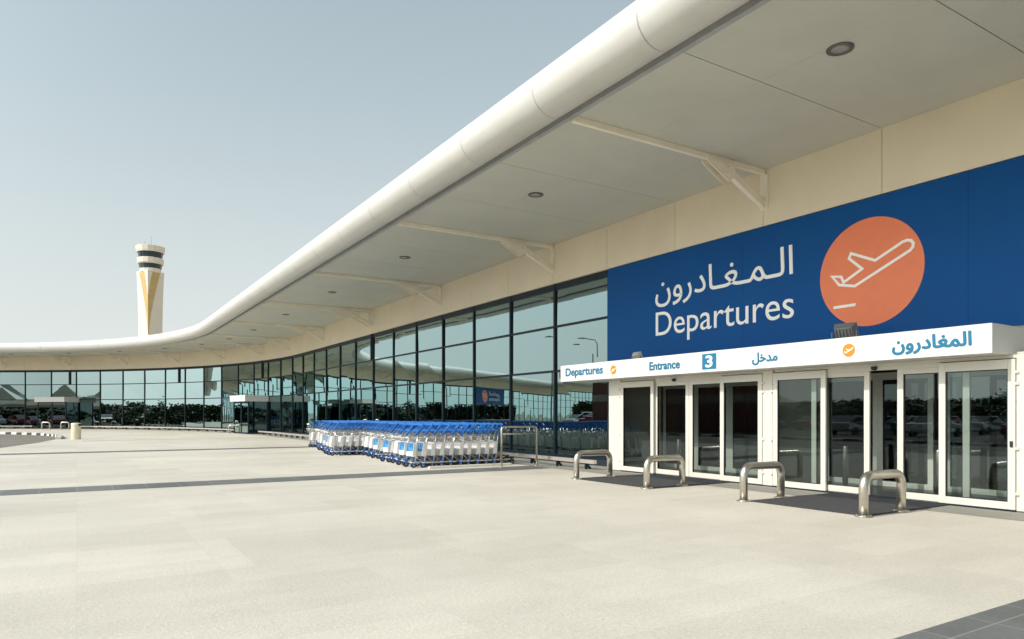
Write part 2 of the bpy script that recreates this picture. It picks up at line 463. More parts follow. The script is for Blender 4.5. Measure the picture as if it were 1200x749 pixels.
# kerbs painted in black and white blocks
def kerb(name, s0, s1, edge, out, label, blk=0.95):
    root = thing(name, label, 'kerb', P(s0, edge(s0)))
    for col in (0, 1):
        mb = MB(); k = 0; s = s0
        while s < s1:
            if k % 2 == col:
                a, b = edge(s), edge(min(s + blk, s1))
                pts = []
                for z in (0.0, 0.16):
                    for ss, oo in ((s, a - out), (s, a + out), (s + blk - 0.01, b + out), (s + blk - 0.01, b - out)):
                        p = P(ss, oo); p.z = zg(p) + z - (0.02 if z == 0 else 0); pts.append(p)
                mb.hexa(pts)
            s += blk; k += 1
        mb.build('black_blocks' if col else 'white_blocks', M['kerb_black' if col else 'kerb_white'], root, root.location, bevel=0.02)
    return root
kerb('painted_kerb', 52.0, 120, lambda s: road_edge(s) - 0.15, 0.14, 'black and white painted kerb curving round the far side of the drop-off road')
kerb('painted_kerb', -45, 110, lambda s: road_edge(s) + 8.6, 0.14, 'black and white painted kerb along the sandy verge across the road')

# ------------------------------------------------------------------ terminal building
BO = Vector((13, 10, 0))
bld = thing('terminal_building', 'long glass-fronted airport terminal with a curved white-edged canopy roof', 'building', BO)
def bpart(mb, name, mat, parent=bld, **k):
    return mb.build(name, mat, parent, BO, **k)

S_END = 175.0
MULL = [-13.98, -11.3, -8.62, -5.94, -3.26, -0.58, 2.1, 4.62] + [15.52, 18.2, 20.88, 23.56, 26.24, 28.92, 31.6, 34.3, 37.0, 39.65, 42.3, 44.9, 47.5, 50.02, 52.5, 54.9]
m_ = 57.4
while m_ < S_END: MULL.append(m_); m_ += 2.56
SEAM = [-13.98 + 2.68 * k for k in range(19)] + [s for s in MULL if s > 36]
ZS, ZF, ZG = 6.9, 5.67, 5.47

# fascia panels above the glass
mb = MB()
for a, b in zip(SEAM, SEAM[1:]):
    n = 3 if a > 46 else 1
    for k in range(n):
        u = a + (b - a) * k / n + (0.006 if k == 0 else 0); v = a + (b - a) * (k + 1) / n - (0.006 if k == n - 1 else 0)
        mb.hexa([P(u, 0.12, ZF), P(v, 0.12, ZF), P(v, 0.0, ZF), P(u, 0.0, ZF), P(u, 0.12, ZS + .05), P(v, 0.12, ZS + .05), P(v, 0.0, ZS + .05), P(u, 0.0, ZS + .05)])
bpart(mb, 'fascia', M['cream'])
mb = MB(); sweep(mb, SEAM[0], S_END, [(0.10, ZF + .02), (-0.1, ZF + .02), (-0.1, ZS + .04), (0.10, ZS + .04)], 1.0)
bpart(mb, 'fascia_backing', M['joint'])

# soffit panels, open joints between them
OE = 5.40
mb = MB()
for a, b in zip(SEAM, SEAM[1:]):
    n = 3 if a > 46 else 1
    for o0, o1 in ((0.124, 1.6), (1.604, 3.6), (3.604, OE)):
        for k in range(n):
            u = a + (b - a) * k / n + (0.008 if k == 0 else 0); v = a + (b - a) * (k + 1) / n - (0.008 if k == n - 1 else 0)
            mb.hexa([P(u, o1, ZS), P(v, o1, ZS), P(v, o0, ZS), P(u, o0, ZS), P(u, o1, ZS + .04), P(v, o1, ZS + .04), P(v, o0, ZS + .04), P(u, o0, ZS + .04)])
bpart(mb, 'soffit', M['soffit'])
mb = MB(); sweep(mb, SEAM[0], S_END, [(OE, ZS + .05), (OE, ZS + .09), (0.0, ZS + .09), (0.0, ZS + .05)], 1.0)
bpart(mb, 'soffit_backing', M['joint'])
mb = MB(); sweep(mb, SEAM[0], S_END, [(OE + .005, ZS - .06), (OE + .10, ZS - .06), (OE + .10, ZS + .3), (OE + .005, ZS + .3)], 0.8)
bpart(mb, 'gutter_strip', M['grey_strip'])
mb = MB(); sweep(mb, SEAM[0], S_END, [(5.6, 7.44), (5.6, 7.5), (-14, 8.2), (-14, 8.1)], 0.8)
bpart(mb, 'roof', M['roof'])

# rounded canopy edge, a fine joint every bay
mb = MB(); rings = []; TR, TO, TZ, NS = 0.415, 5.845, 7.2, 28
ss = []
for a, b in zip(SEAM, SEAM[1:]):
    n = 6 if a > 44 else 2
    ss += [(a, 1), (a + 0.012, 1)] if False else [(a - 0.028, 0), (a - 0.010, 0), (a - 0.009, 1), (a + 0.009, 1), (a + 0.010, 0), (a + 0.028, 0)]
    ss += [(a + (b - a) * k / n, 0) for k in range(1, n)]
for s, groove in ss:
    rr = TR - (0.015 if groove else 0)
    rings.append([P(s, TO + rr * cos(2 * pi * q / NS), TZ + rr * sin(2 * pi * q / NS)) for q in range(NS)])
mb.ring_loft(rings, 0, True, True)
for i in range(len(ss) - 1):
    if ss[i][1] and ss[i + 1][1]:
        for q in range(NS): mb.mi[i * NS + q] = 1
bpart(mb, 'canopy_edge', [M['tube'], M['seam']])

# recessed downlights
DL = [6.16 + 8.04 * k - 16.08 for k in range(8)] + [53.2, 59.0, 65.2, 71.6, 77.9, 84.2, 90.4]
for s in DL:
    c = P(s, 3.45, ZS)
    mb = MB(); mb.lathe((c.x, c.y, ZS - 0.02), [(0.12, 0.02), (0.19, 0.02), (0.19, 0.0), (0.17, -0.006), (0.135, 0.0), (0.125, 0.014)], 28)
    r_ = bpart(mb, 'downlight', M['downlight_rim'])
    mb = MB(); mb.lathe((c.x, c.y, ZS - 0.014), [(0.126, 0.0), (0.126, -0.004), (0.06, -0.010)], 24)
    bpart(mb, 'lens', M['downlight_glass'], r_)

# canopy brackets: beam, strut, bolted gusset
def bracket(s):
    t, n = TN(s)
    def q(o, z, d=0.0): return P(s, 0) + n * o + t * d + Vector((0, 0, z))
    b = MB()
    b.bar(q(0.13, ZS - .055), q(OE, ZS - .055), 0.085, 0.11)
    root = bpart(b, 'canopy_bracket', M['steel_paint'], bevel=0.006)
    a = MB()
    a.bar(q(0.13, 6.10), q(1.48, ZS - .15), 0.115, 0.155, up=(0, 0, 1))
    bpart(a, 'strut', M['steel_paint'], root, bevel=0.004)
    a = MB()
    for d in (-0.085, 0.067):
        a.prism([q(2.0, ZS - .10, d), q(2.0, ZS - .17, d), q(1.36, ZS - .50, d), q(1.14, ZS - .34, d), q(1.20, ZS - .10, d)], t, 0.018)
    bpart(a, 'gusset_plate', M['steel_paint'], root)
    for i in range(3):
        for j in range(2):
            a = MB()
            c = q(1.36 + .10 * i - .08 * j, ZS - .20 + .01 * i - .11 * j, -0.085)
            a.tube([c, c - t * 0.03], 0.026, 8)
            bpart(a, 'bolt', M['steel_paint'], root)
    a = MB()
    a.bar(q(0.135, 6.0), q(0.135, ZS - .11), 0.20, 0.03, up=n)
    bpart(a, 'wall_plate', M['steel_paint'], root, bevel=0.004)
BR = [-14 + 8.03 * k for k in range(1, 6)] 
for s in [-5.94, 2.1, 10.11, 18.17, 26.27, 34.2, 34.75, 42.6, 50.4, 55.9, 62.0, 68.4, 74.75, 81.1, 87.4, 93.8, 100.2, 106.6, 113.0]:
    bracket(s)

# curtain wall: one window per bay, three panes each
ZB, T1, T2 = 0.19, 2.89, 4.31
def window(a, b):
    f = MB()
    t, n = TN((a + b) / 2)
    pa, pb = P(a, 0), P(b, 0)
    d = (pb - pa).normalized(); nn = Vector((-d.y, d.x, 0))
    if nn.dot(n) < 0: nn = -nn
    w = 0.04
    def bx(p, q, o0, o1, z0, z1):
        f.hexa([p + nn * o1 + Vector((0, 0, z0)), q + nn * o1 + Vector((0, 0, z0)), q + nn * o0 + Vector((0, 0, z0)), p + nn * o0 + Vector((0, 0, z0)),
                p + nn * o1 + Vector((0, 0, z1)), q + nn * o1 + Vector((0, 0, z1)), q + nn * o0 + Vector((0, 0, z1)), p + nn * o0 + Vector((0, 0, z1))])
    bx(pa - d * w, pa + d * w, -0.10, 0.055, ZB, ZF)          # mullion at this bay's near side
    for z0, z1 in ((ZB, ZB + .07), (T1 - .035, T1 + .035), (T2 - .035, T2 + .035), (ZG, ZF)):
        bx(pa + d * (w + .002), pb - d * (w + .002), -0.08, 0.035, z0, z1)
    fr = bpart(f, 'window', M['mullion'])
    g = MB()
    for z0, z1 in ((ZB + .07, T1 - .035), (T1 + .035, T2 - .035), (T2 + .035, ZG)):
        j = [random.uniform(-0.009, 0.009) for _ in range(4)]
        A, B = pa + d * w, pb - d * w
        g.face([A + nn * j[0] + Vector((0, 0, z0)), B + nn * j[1] + Vector((0, 0, z0)), B + nn * (j[2]) + Vector((0, 0, z1)), A + nn * (j[3]) + Vector((0, 0, z1))])
    p = bpart(g, 'pane', M['glass'], fr, fix=False)
    if p.data.polygons[0].normal.dot(nn) < 0: p.data.flip_normals()
for a, b in zip(MULL, MULL[1:]):
    if abs(a - 4.62) < 0.01: continue
    window(a, b)
for s in (34.47, 55.9, 68.4, 81.1, 93.8):
    t, n = TN(s); c = P(s, 0.0)
    mb = MB(); mb.bar(c + n * 0.02 + UZ * T2, c + n * 0.02 + UZ * (ZF - .002), 0.16, 0.16, up=n); bpart(mb, 'bracket_post', M['mullion'])
mb = MB()
sweep(mb, -14, 4.6, [(0.03, -0.05), (0.03, 0.185), (-0.2, 0.185), (-0.2, -0.05)], 1.0)
sweep(mb, 14.62, S_END, [(0.03, -0.05), (0.03, 0.185), (-0.2, 0.185), (-0.2, -0.05)], 1.0)
bpart(mb, 'plinth', M['plinth'])
# wall behind the sign, above the entrance
mb = MB(); mb.box(12.96, 13.2, 4.66, 15.478, 2.44, ZF); mb.box(12.96, 13.2, 14.62, 15.478, 0.0, 0.184)
bpart(mb, 'wall', M['white'])
# rooms behind the glass
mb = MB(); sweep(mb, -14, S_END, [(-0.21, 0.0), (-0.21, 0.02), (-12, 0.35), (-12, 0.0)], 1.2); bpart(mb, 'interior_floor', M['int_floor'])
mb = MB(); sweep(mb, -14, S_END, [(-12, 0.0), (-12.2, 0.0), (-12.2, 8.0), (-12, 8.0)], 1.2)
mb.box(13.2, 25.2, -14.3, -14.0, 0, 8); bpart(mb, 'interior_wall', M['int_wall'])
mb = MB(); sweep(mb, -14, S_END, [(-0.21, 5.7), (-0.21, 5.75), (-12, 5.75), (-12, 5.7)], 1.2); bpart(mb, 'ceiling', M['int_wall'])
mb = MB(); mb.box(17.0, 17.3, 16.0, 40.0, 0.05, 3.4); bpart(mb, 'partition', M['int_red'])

# ------------------------------------------------------------------ lettering
def text_pts(body, bold=0.0):
    cu = bpy.data.curves.new('lettering', 'FONT'); cu.body = body; cu.offset = bold; cu.resolution_u = 6
    o = bpy.data.objects.new('lettering', cu); COL.objects.link(o)
    dg = bpy.context.evaluated_depsgraph_get()
    me = bpy.data.meshes.new_from_object(o.evaluated_get(dg))
    bpy.data.objects.remove(o); bpy.data.curves.remove(cu)
    vs = [tuple(v.co) for v in me.vertices]; fs = [tuple(p.vertices) for p in me.polygons]
    bpy.data.meshes.remove(me)
    return vs, fs
def lettering(mb, body, O, ux, uz, x0, x1, z0, z1, nrm, bold=0.0, thick=0.006, mi=0):
    """fit the text's ink box to x0..x1 along ux and z0..z1 along uz, proud of the panel at O;
    strokes are thickened by stacking shifted copies a hair apart"""
    vs, fs = text_pts(body)
    ax, bx = min(v[0] for v in vs), max(v[0] for v in vs); ay, by = min(v[1] for v in vs), max(v[1] for v in vs)
    par = list(range(len(vs)))
    def find(a):
        while par[a] != a: par[a] = par[par[a]]; a = par[a]
        return a
    for f in fs:
        for a in f[1:]: par[find(a)] = find(f[0])
    isl = {}
    for k in range(len(vs)): isl.setdefault(find(k), len(isl))
    cnt = set()
    for f in fs:
        for a, b in zip(f, f[1:] + f[:1]): cnt.add((a, b))
    rim = [(a, b) for a, b in cnt if (b, a) not in cnt]
    w = bold * (z1 - z0)
    shifts = [(0, 0)] if bold == 0 else [(w * cos(2 * pi * k / 8), w * sin(2 * pi * k / 8)) for k in range(8)]
    for ci, (dx, dz) in enumerate(shifts):
        def mp(k, h):
            v = vs[k]
            u = x0 + w + (v[0] - ax) / (bx - ax) * (x1 - x0 - 2 * w) + dx; q = z0 + w + (v[1] - ay) / (by - ay) * (z1 - z0 - 2 * w) + dz
            return O + ux * u + uz * q + nrm * h
        n0 = len(mb.v)
        mb.v += [tuple(mp(k, thick + 0.0003 * (isl[find(k)] % 4) + 0.0013 * ci)) for k in range(len(vs))]
        for f in fs: mb.f.append(tuple(n0 + i for i in f)); mb.mi.append(mi); mb.sm.append(False)
        n1 = len(mb.v); mb.v += [tuple(mp(k, 0.0005)) for k in range(len(vs))]
        for a, b in rim: mb.f.append((n0 + b, n0 + a, n1 + a, n1 + b)); mb.mi.append(mi); mb.sm.append(False)
AR_DEP_LONG = '\uFEE5\uFEED\uFEAD\uFEA9\uFE8E\u0640\uFED0\u0640\uFEE4\u0640\uFEDF\uFE8D'
AR_DEP = '\uFEE5\uFEED\uFEAD\uFEA9\uFE8E\uFED0\uFEE4\uFEDF\uFE8D'
AR_ENT = '\uFEDE\uFEA7\uFEAA\uFEE3'
UZ = Vector((0, 0, 1))

def disc(mb, O, ux, uz, nrm, cx, cz, r, t0, t1, seg=64, mi=0):
    a = [O + ux * (cx + r * cos(2 * pi * i / seg)) + uz * (cz + r * sin(2 * pi * i / seg)) + nrm * t0 for i in range(seg)]
    mb.prism(a, nrm, t1 - t0, mi)
def stroke(mb, O, ux, uz, nrm, pts, w, h0, h1, closed=False, mi=0):
    """flat ribbon of width w along pts (u, z) on the panel, mitred"""
    n = len(pts); L, Rr = [], []
    for i in range(n):
        p = Vector(pts[i]).to_2d() if False else Vector((pts[i][0], pts[i][1]))
        a = Vector(pts[i - 1]) if (i > 0 or closed) else None
        b = Vector(pts[(i + 1) % n]) if (i < n - 1 or closed) else None
        d1 = (p - a).normalized() if a is not None else None
        d2 = (b - p).normalized() if b is not None else None
        d1 = d1 if d1 is not None else d2; d2 = d2 if d2 is not None else d1
        n1 = Vector((-d1.y, d1.x)); n2 = Vector((-d2.y, d2.x)); m = (n1 + n2)
        m = m.normalized() if m.length > 1e-4 else n1
        k = min(2.0, 1 / max(0.35, m.dot(n1))) * w / 2
        L.append(p + m * k); Rr.append(p - m * k)
    def W(q, h): return O + ux * q.x + uz * q.y + nrm * h
    for i in range(n if closed else n - 1):
        j = (i + 1) % n
        mb.hexa([W(Rr[i], h0), W(Rr[j], h0), W(L[j], h0), W(L[i], h0), W(Rr[i], h1), W(Rr[j], h1), W(L[j], h1), W(L[i], h1)], mi)

def departures_sign(O, ux, nrm, label, width, x_shift=0.0):
    """blue panel; u runs to the viewer's right from the panel's left edge, heights are absolute"""
    root = thing('departures_sign', label, 'sign', O)
    def bd(mb, name, mat, par=root, **k): return mb.build(name, mat, par, O, **k)
    mb = MB()
    seams = [0.0, 4.75, 9.5, width]
    for a, b in zip(seams, seams[1:]):
        if b > a: mb.prism([O + ux * (a + .002) + UZ * 2.95, O + ux * (b - .002) + UZ * 2.95, O + ux * (b - .002) + UZ * (ZF - .02), O + ux * (a + .002) + UZ * (ZF - .02)], -nrm, 0.08)
    bd(mb, 'panel', M['blue'])
    x = 1.95 + x_shift
    mb = MB(); lettering(mb, 'Departures', O, ux, UZ, x, x + 4.15, 3.36, 4.17, nrm, 0.0, 0.006)
    bd(mb, 'english_lettering', M['sign_white'])
    mb = MB(); lettering(mb, AR_DEP_LONG, O, ux, UZ, x - 0.01, x + 4.13, 4.29, 5.11, nrm, 0.006, 0.004)
    bd(mb, 'arabic_lettering', M['sign_white'])
    cx, cz, r = 7.75 + x_shift, 4.235, 1.035
    mb = MB(); disc(mb, O, ux, UZ, nrm, cx, cz, r, 0.0, 0.006); dr = bd(mb, 'roundel', M['coral'])
    mb = MB()
    def ic(px, py):                                       # icon drawn in the roundel's own square
        return (cx + px * r, cz + py * r)
    body = [(-0.74, 0.035), (-0.59, -0.15), (-0.275, -0.22), (0.755, 0.25), (0.80, 0.30), (0.81, 0.36), (0.77, 0.42), (0.70, 0.44), (0.62, 0.425), (0.12, 0.19), (-0.35, 0.41), (-0.39, 0.32), (-0.13, 0.08), (-0.50, -0.115), (-0.55, 0.0)]
    stroke(mb, O, ux, UZ, nrm, [ic(*p) for p in body], 0.052, 0.006, 0.011, closed=True)
    stroke(mb, O, ux, UZ, nrm, [ic(-0.71, -0.575), ic(-0.26, -0.57)], 0.056, 0.006, 0.011)
    bd(mb, 'plane_icon', M['sign_white'], dr)
    return root
departures_sign(Vector((12.88, 15.46, 0)), Vector((0, -1, 0)), Vector((-1, 0, 0)), 'blue Departures sign board with a large orange plane roundel above the entrance', 14.0)
# the other wing's entrance sign, seen mirrored in the glass
sW = 138 - 4
t_, n_ = TN(120)
departures_sign(P(124, 0.12), -t_, n_, 'blue Departures sign board on the far wing beyond the left edge', 12.5)

# ------------------------------------------------------------------ entrance vestibule
EO = Vector((12.27, 9.5, 0))
ent = thing('entrance_vestibule', 'white boxed entrance vestibule with glazed sliding doors and a lettered header', 'entrance', EO)
def ep(mb, name, mat, parent=ent, **k): return mb.build(name, mat, parent, EO, **k)
DX = 12.27
# header box, in three cladding panels
HX, HZ0, HZ1 = 11.70, 2.43, 2.885
mb = MB()
for a, b in ((5.08, 7.805), (7.811, 13.395), (13.401, 16.13)):
    mb.box(HX, 12.86, a, b, HZ0, HZ1)
hd = ep(mb, 'header', M['white'], bevel=0.008)
mb = MB(); mb.box(HX + .02, 12.85, 5.1, 16.1, HZ0 + .02, HZ1 - .02); ep(mb, 'core', M['joint'], hd)
HN, HU = Vector((-1, 0, 0)), Vector((0, -1, 0)); HO = Vector((HX, 0, 0))
mb = MB()
lettering(mb, 'Departures', HO, HU, UZ, -15.88, -14.24, 2.51, 2.80, HN, 0.028, 0.003)
lettering(mb, 'Entrance', HO, HU, UZ, -12.49, -11.49, 2.56, 2.765, HN, 0.04, 0.003)
lettering(mb, AR_ENT, HO, HU, UZ, -9.48, -8.87, 2.505, 2.76, HN, 0.03, 0.003)
lettering(mb, AR_DEP, HO, HU, UZ, -6.60, -5.36, 2.50, 2.80, HN, 0.034, 0.003)
ep(mb, 'lettering', M['teal'], hd)
mb = MB(); mb.prism([HO + HU * u + UZ * z for u, z in ((-10.82, 2.49), (-10.42, 2.49), (-10.42, 2.83), (-10.82, 2.83))], HN, 0.004)
bd_ = ep(mb, 'number_plate', M['teal'], hd)
mb = MB(); lettering(mb, '3', HO + HN * 0.004, HU, UZ, -10.72, -10.52, 2.53, 2.79, HN, 0.035, 0.003); ep(mb, 'number', M['sign_white'], hd)
for cy in (13.82, 7.38):
    mb = MB(); disc(mb, HO, HU, UZ, HN, -cy, 2.65, 0.117, 0.0, 0.004, 40); ep(mb, 'plane_roundel', M['orange'], hd)
    mb = MB()
    stroke(mb, HO, HU, UZ, HN, [(-cy - .072, 2.607), (-cy - .04, 2.617), (-cy + .05, 2.666), (-cy + .082, 2.690)], 0.021, 0.004, 0.007)
    stroke(mb, HO, HU, UZ, HN, [(-cy + .012, 2.647), (-cy - .05, 2.675)], 0.016, 0.0045, 0.0075)
    stroke(mb, HO, HU, UZ, HN, [(-cy - .06, 2.612), (-cy - .082, 2.632)], 0.012, 0.0045, 0.0075)
    ep(mb, 'plane_icon', M['sign_white'], hd)
# fixed jamb panels and the boards above the doors
for x1, a, b in ((DX + .10, 14.18, 14.60), (DX + .10, 9.41, 9.66), (DX + .10, 4.30, 4.985), (12.95, 14.602, 14.66), (12.95, 4.24, 4.298)):
    mb = MB(); mb.box(DX - .02, x1, a, b, 0.0, 2.425)
    ep(mb, 'jamb_panel', M['door_frame'], bevel=0.004)
mb = MB(); mb.box(DX + .02, DX + .16, 9.67, 14.17, 2.375, 2.428); mb.box(DX + .02, DX + .16, 4.99, 9.40, 2.375, 2.428)
mb.box(DX + .02, DX + .12, 10.82, 12.92, 2.30, 2.375); mb.box(DX + .02, DX + .12, 6.13, 8.19, 2.30, 2.375)
ep(mb, 'transom', M['door_frame'], bevel=0.004)
# side walls, ceiling, floor of the lobby
mb = MB(); mb.box(DX + .1, 13.98, 14.45, 14.58, 0.02, 2.42); mb.box(DX + .1, 13.98, 4.32, 4.45, 0.02, 2.42); mb.box(DX + .1, 13.98, 9.45, 9.62, 0.02, 2.42)
mb.box(DX + .17, 14.1, 4.24, 14.66, 2.432, 2.48)
ep(mb, 'lobby_wall', M['door_frame'])
mb = MB(); mb.box(DX - 0.03, 14.1, 4.24, 14.66, 0.008, 0.022); ep(mb, 'lobby_floor', M['int_floor'])
mb = MB(); mb.box(DX - .06, DX + .12, 4.99, 14.18, 0.006, 0.026); ep(mb, 'door_track', M['mullion'])

def leaf(x, y0, y1, hinges=0, z1=2.36, st=0.105, rail=0.115, glass='door_glass', latch=False):
    """one glazed leaf between y0 (left in the picture) and y1"""
    a, b = min(y0, y1), max(y0, y1)
    f = MB(); d = 0.05; zb = 0.03
    f.box(x, x + d, a, a + st, zb, z1); f.box(x, x + d, b - st, b, zb, z1)
    f.box(x, x + d, a + st + .0005, b - st - .0005, zb, zb + rail); f.box(x, x + d, a + st + .0005, b - st - .0005, z1 - 0.15, z1)
    fr = ep(f, 'glazed_door', M['door_frame'], bevel=0.004)
    g = MB(); g.face([(x + .03, b - st, zb + rail), (x + .03, a + st, zb + rail), (x + .03, a + st, z1 - .15), (x + .03, b - st, z1 - .15)])
    ep(g, 'pane', M[glass], fr, fix=False)
    k = MB()                                               # black gasket round the pane
    for p in ((a + st, a + st + .014, zb + rail, z1 - .15), (b - st - .014, b - st, zb + rail, z1 - .15)):
        k.box(x + .012, x + .045, p[0], p[1], p[2], p[3])
    k.box(x + .012, x + .045, a + st + .014, b - st - .014, zb + rail, zb + rail + .014); k.box(x + .012, x + .045, a + st + .014, b - st - .014, z1 - .164, z1 - .15)
    ep(k, 'gasket', M['black'], fr)
    if hinges:
        h = MB(); yy = b + 0.03 if hinges > 0 else a - 0.03
        for z in (0.28, 0.98, 1.98, 2.16):
            h.tube([(x + .0, yy, z - .035), (x + .0, yy, z + .035)], 0.014, 10)
            h.box(x - .004, x + .012, yy - .03, yy + .03, z - .02, z + .02)
        ep(h, 'hinge', M['door_frame'], fr)
    if latch:
        h = MB(); h.box(x - .02, x + .0, a + .03, a + .07, 1.0, 1.09); ep(h, 'latch', M['black'], fr)
    return fr
leaf(DX - .03, 14.175, 12.93, hinges=1)
leaf(DX + .05, 12.98, 11.815)
leaf(DX + .05, 11.805, 10.76)
leaf(DX - .03, 10.80, 9.67, hinges=-1)
leaf(DX - .03, 9.395, 8.20, hinges=1)
leaf(DX + .05, 8.56, 7.37)
leaf(DX + .05, 6.86, 5.68)
leaf(DX - .03, 6.12, 4.995, hinges=-1, latch=True)
for y0, y1 in ((14.4, 13.2), (13.2, 12.05), (12.05, 10.9), (10.9, 9.68), (9.4, 8.2), (8.2, 7.1), (6.9, 5.7), (5.7, 4.5)):
    leaf(14.0, y0, y1, hinges=0)
# door sensors
for y in (12.25, 7.25, 6.95):
    mb = MB(); mb.lathe((DX + (.0 if y > 7 else .12), y, 2.30), [(0.01, 0.0), (0.04, 0.012), (0.055, 0.035), (0.055, 0.07)], 16)
    ep(mb, 'door_sensor', M['black'])
# short steel posts just inside
mb = MB()
ents = []
for x, y in ((13.2, 13.0), (13.2, 10.0), (13.2, 8.4), (13.2, 6.6)):
    mb = MB(); mb.lathe((x, y, 0.02), [(0.055, 0), (0.055, 0.82), (0.05, 0.85)], 16)
    o = mb.build('steel_post', M['stainless'], None, (x, y, 0.02))
    tag(o, {13.0: 'short steel post behind the first glass leaf from the left of the entrance', 10.0: 'short steel post inside the lobby beside the middle jamb panel, left of it', 8.4: 'short steel post behind the glass just left of the open doorway', 6.6: 'short steel post behind the glass just right of the open doorway'}[y], 'post', 'steel posts inside the entrance lobby')

# floodlights on top of the header, aimed at the sign
def floodlight(loc, label, rot, sc, tilt, mat='lamp_grey'):
    root = thing('floodlight', label, 'floodlight', loc, rot, 'floodlights on the entrance header')
    mb = MB(); T = Matrix.Rotation(tilt, 4, 'Y')
    w, h, d = 0.19 * sc, 0.13 * sc, 0.10 * sc
    def q(x, y, z): return T @ Vector((x, y, z)) + Vector((0, 0, 0.14 * sc))
    mb.hexa([q(-d * .4, -w * .75, -h * .7), q(d, -w, -h), q(d, w, -h), q(-d * .4, w * .75, -h * .7), q(-d * .4, -w * .75, h * .7), q(d, -w, h), q(d, w, h), q(-d * .4, w * .75, h * .7)])
    for k in range(5):
        y = -w * .6 + w * .3 * k
        mb.hexa([q(-d * .75, y - .006, -h * .5), q(-d * .4, y - .006, -h * .6), q(-d * .4, y + .006, -h * .6), q(-d * .75, y + .006, -h * .5), q(-d * .75, y - .006, h * .5), q(-d * .4, y - .006, h * .6), q(-d * .4, y + .006, h * .6), q(-d * .75, y + .006, h * .5)])
    mb.build('housing', M[mat], root, bevel=0.01)
    g = MB(); g.hexa([q(d, -w * .9, -h * .9), q(d + .006, -w * .9, -h * .9), q(d + .006, w * .9, -h * .9), q(d, w * .9, -h * .9), q(d, -w * .9, h * .9), q(d + .006, -w * .9, h * .9), q(d + .006, w * .9, h * .9), q(d, w * .9, h * .9)])
    g.build('front_glass', M['lamp_glass'], root)
    b = MB()
    for y in (-w - .02, w + .012): b.box(-.02, .02, y, y + .012, 0.0, 0.15 * sc)
    b.box(-.03, .03, -w - .02, w + .024, -0.0, 0.012)
    b.build('bracket', M['lamp_grey'], root)
floodlight((12.15, 13.45, HZ1), 'small grey floodlight on the header above the word Entrance', 0.0, 0.75, radians(-25), 'lamp_pale')
floodlight((12.15, 7.75, HZ1), 'dark grey floodlight on the header in front of the large orange roundel', 0.15, 1.1, radians(-25))

# ------------------------------------------------------------------ small vestibules along the curve
def small_vestibule(s0, s1, depth, label):
    sm = (s0 + s1) / 2
    t, n = TN(sm); B = P(sm, 0); B.z = zg(B)
    root = thing('side_entrance', label, 'entrance', B, 0, 'small side entrances of the terminal')
    hw = (s1 - s0) / 2
    def q(u, o, z): return B + t * u + n * o + UZ * z
    def bx(mb, u0, u1, o0, o1, z0, z1): mb.hexa([q(u0, o0, z0), q(u0, o1, z0), q(u1, o1, z0), q(u1, o0, z0), q(u0, o0, z1), q(u0, o1, z1), q(u1, o1, z1), q(u1, o0, z1)])
    mb = MB(); bx(mb, -hw, hw, 0.06, depth, 2.42, 2.88); mb.build('header', M['white'], root, B, bevel=0.01)
    f = MB()
    for u in (-hw + .05, -.08, hw - .16): bx(f, u, u + .1, depth - .35, depth - .27, 0, 2.42)
    for o in (0.1, depth - .35):
        for u in (-hw + .05, hw - .12): bx(f, u, u + .07, o, o + .07, 0, 2.42)
    bx(f, -hw + .15, hw - .16, depth - .35, depth - .29, 2.3, 2.42); bx(f, -hw + .15, hw - .16, depth - .35, depth - .29, 0, .1)
    f.build('door_frame', M['mullion'], root, B)
    g = MB()
    g.face([q(-hw + .1, depth - .3, .1), q(hw - .1, depth - .3, .1), q(hw - .1, depth - .3, 2.3), q(-hw + .1, depth - .3, 2.3)])
    for u in (-hw + .08, hw - .08): g.face([q(u, .15, .02), q(u, depth - .36, .02), q(u, depth - .36, 2.42), q(u, .15, 2.42)])
    g.build('glass', M['glass'], root, B, fix=False)
small_vestibule(54.75, 57.5, 1.9, 'small side entrance with a white flat canopy in the bend of the glass front')
small_vestibule(80.1, 83.1, 1.9, 'small side entrance with a white flat canopy behind the far cream bin')

# ------------------------------------------------------------------ hoop barriers
def hoop_mesh(L, h, r, rb):
    path = [(0, 0, 0.0), (0, 0, h - rb)]
    for k in range(1, 9):
        a = pi / 2 * k / 8; path.append((rb - rb * cos(a), 0, h - rb + rb * sin(a)))
    for k in range(1, 9):
        a = pi / 2 * k / 8; path.append((L - rb + rb * sin(a), 0, h - rb + rb * cos(a)))
    path.append((L, 0, 0.0))
    return path
def hoop(loc, rot, label, L=1.0, h=0.60, r=0.068, group='steel hoop barriers by the entrance doors', mat='stainless'):
    root = thing('hoop_barrier', label, 'hoop barrier', loc, rot, group)
    mb = MB(); mb.tube(hoop_mesh(L, h, r, 0.17), r, 18); mb.build('hoop', M[mat], root)
    for x in (0, L):
        f = MB(); f.lathe((x, 0, 0.004), [(0.125, 0), (0.125, 0.012), (0.115, 0.016), (0.072, 0.017), (0.072, 0.03)], 24)
        for k in range(4):
            a = pi / 4 + pi / 2 * k; f.lathe((x + .098 * cos(a), .098 * sin(a), 0.018), [(0.012, 0), (0.012, 0.012)], 6)
        f.build('base_plate', M[mat], root)
    return root
hoop((9.85, 12.95, 0), 0, 'stainless hoop at the left edge of the left doormat, beside the glass wall')
hoop((9.80, 10.54, 0), 0, 'stainless hoop at the right edge of the left doormat')
hoop((9.80, 8.12, 0), 0, 'stainless hoop at the left edge of the right doormat')
hoop((9.80, 5.95, 0), 0, 'stainless hoop at the right edge of the right doormat, nearest the camera')
def far_hoop(x, y, label):
    p = Vector((x, y, 0)); p.z = zg(p)
    hoop(p, math.atan2(-.5295, .8483), label, 0.72, 0.62, 0.055, 'steel hoop barriers by the side entrances')
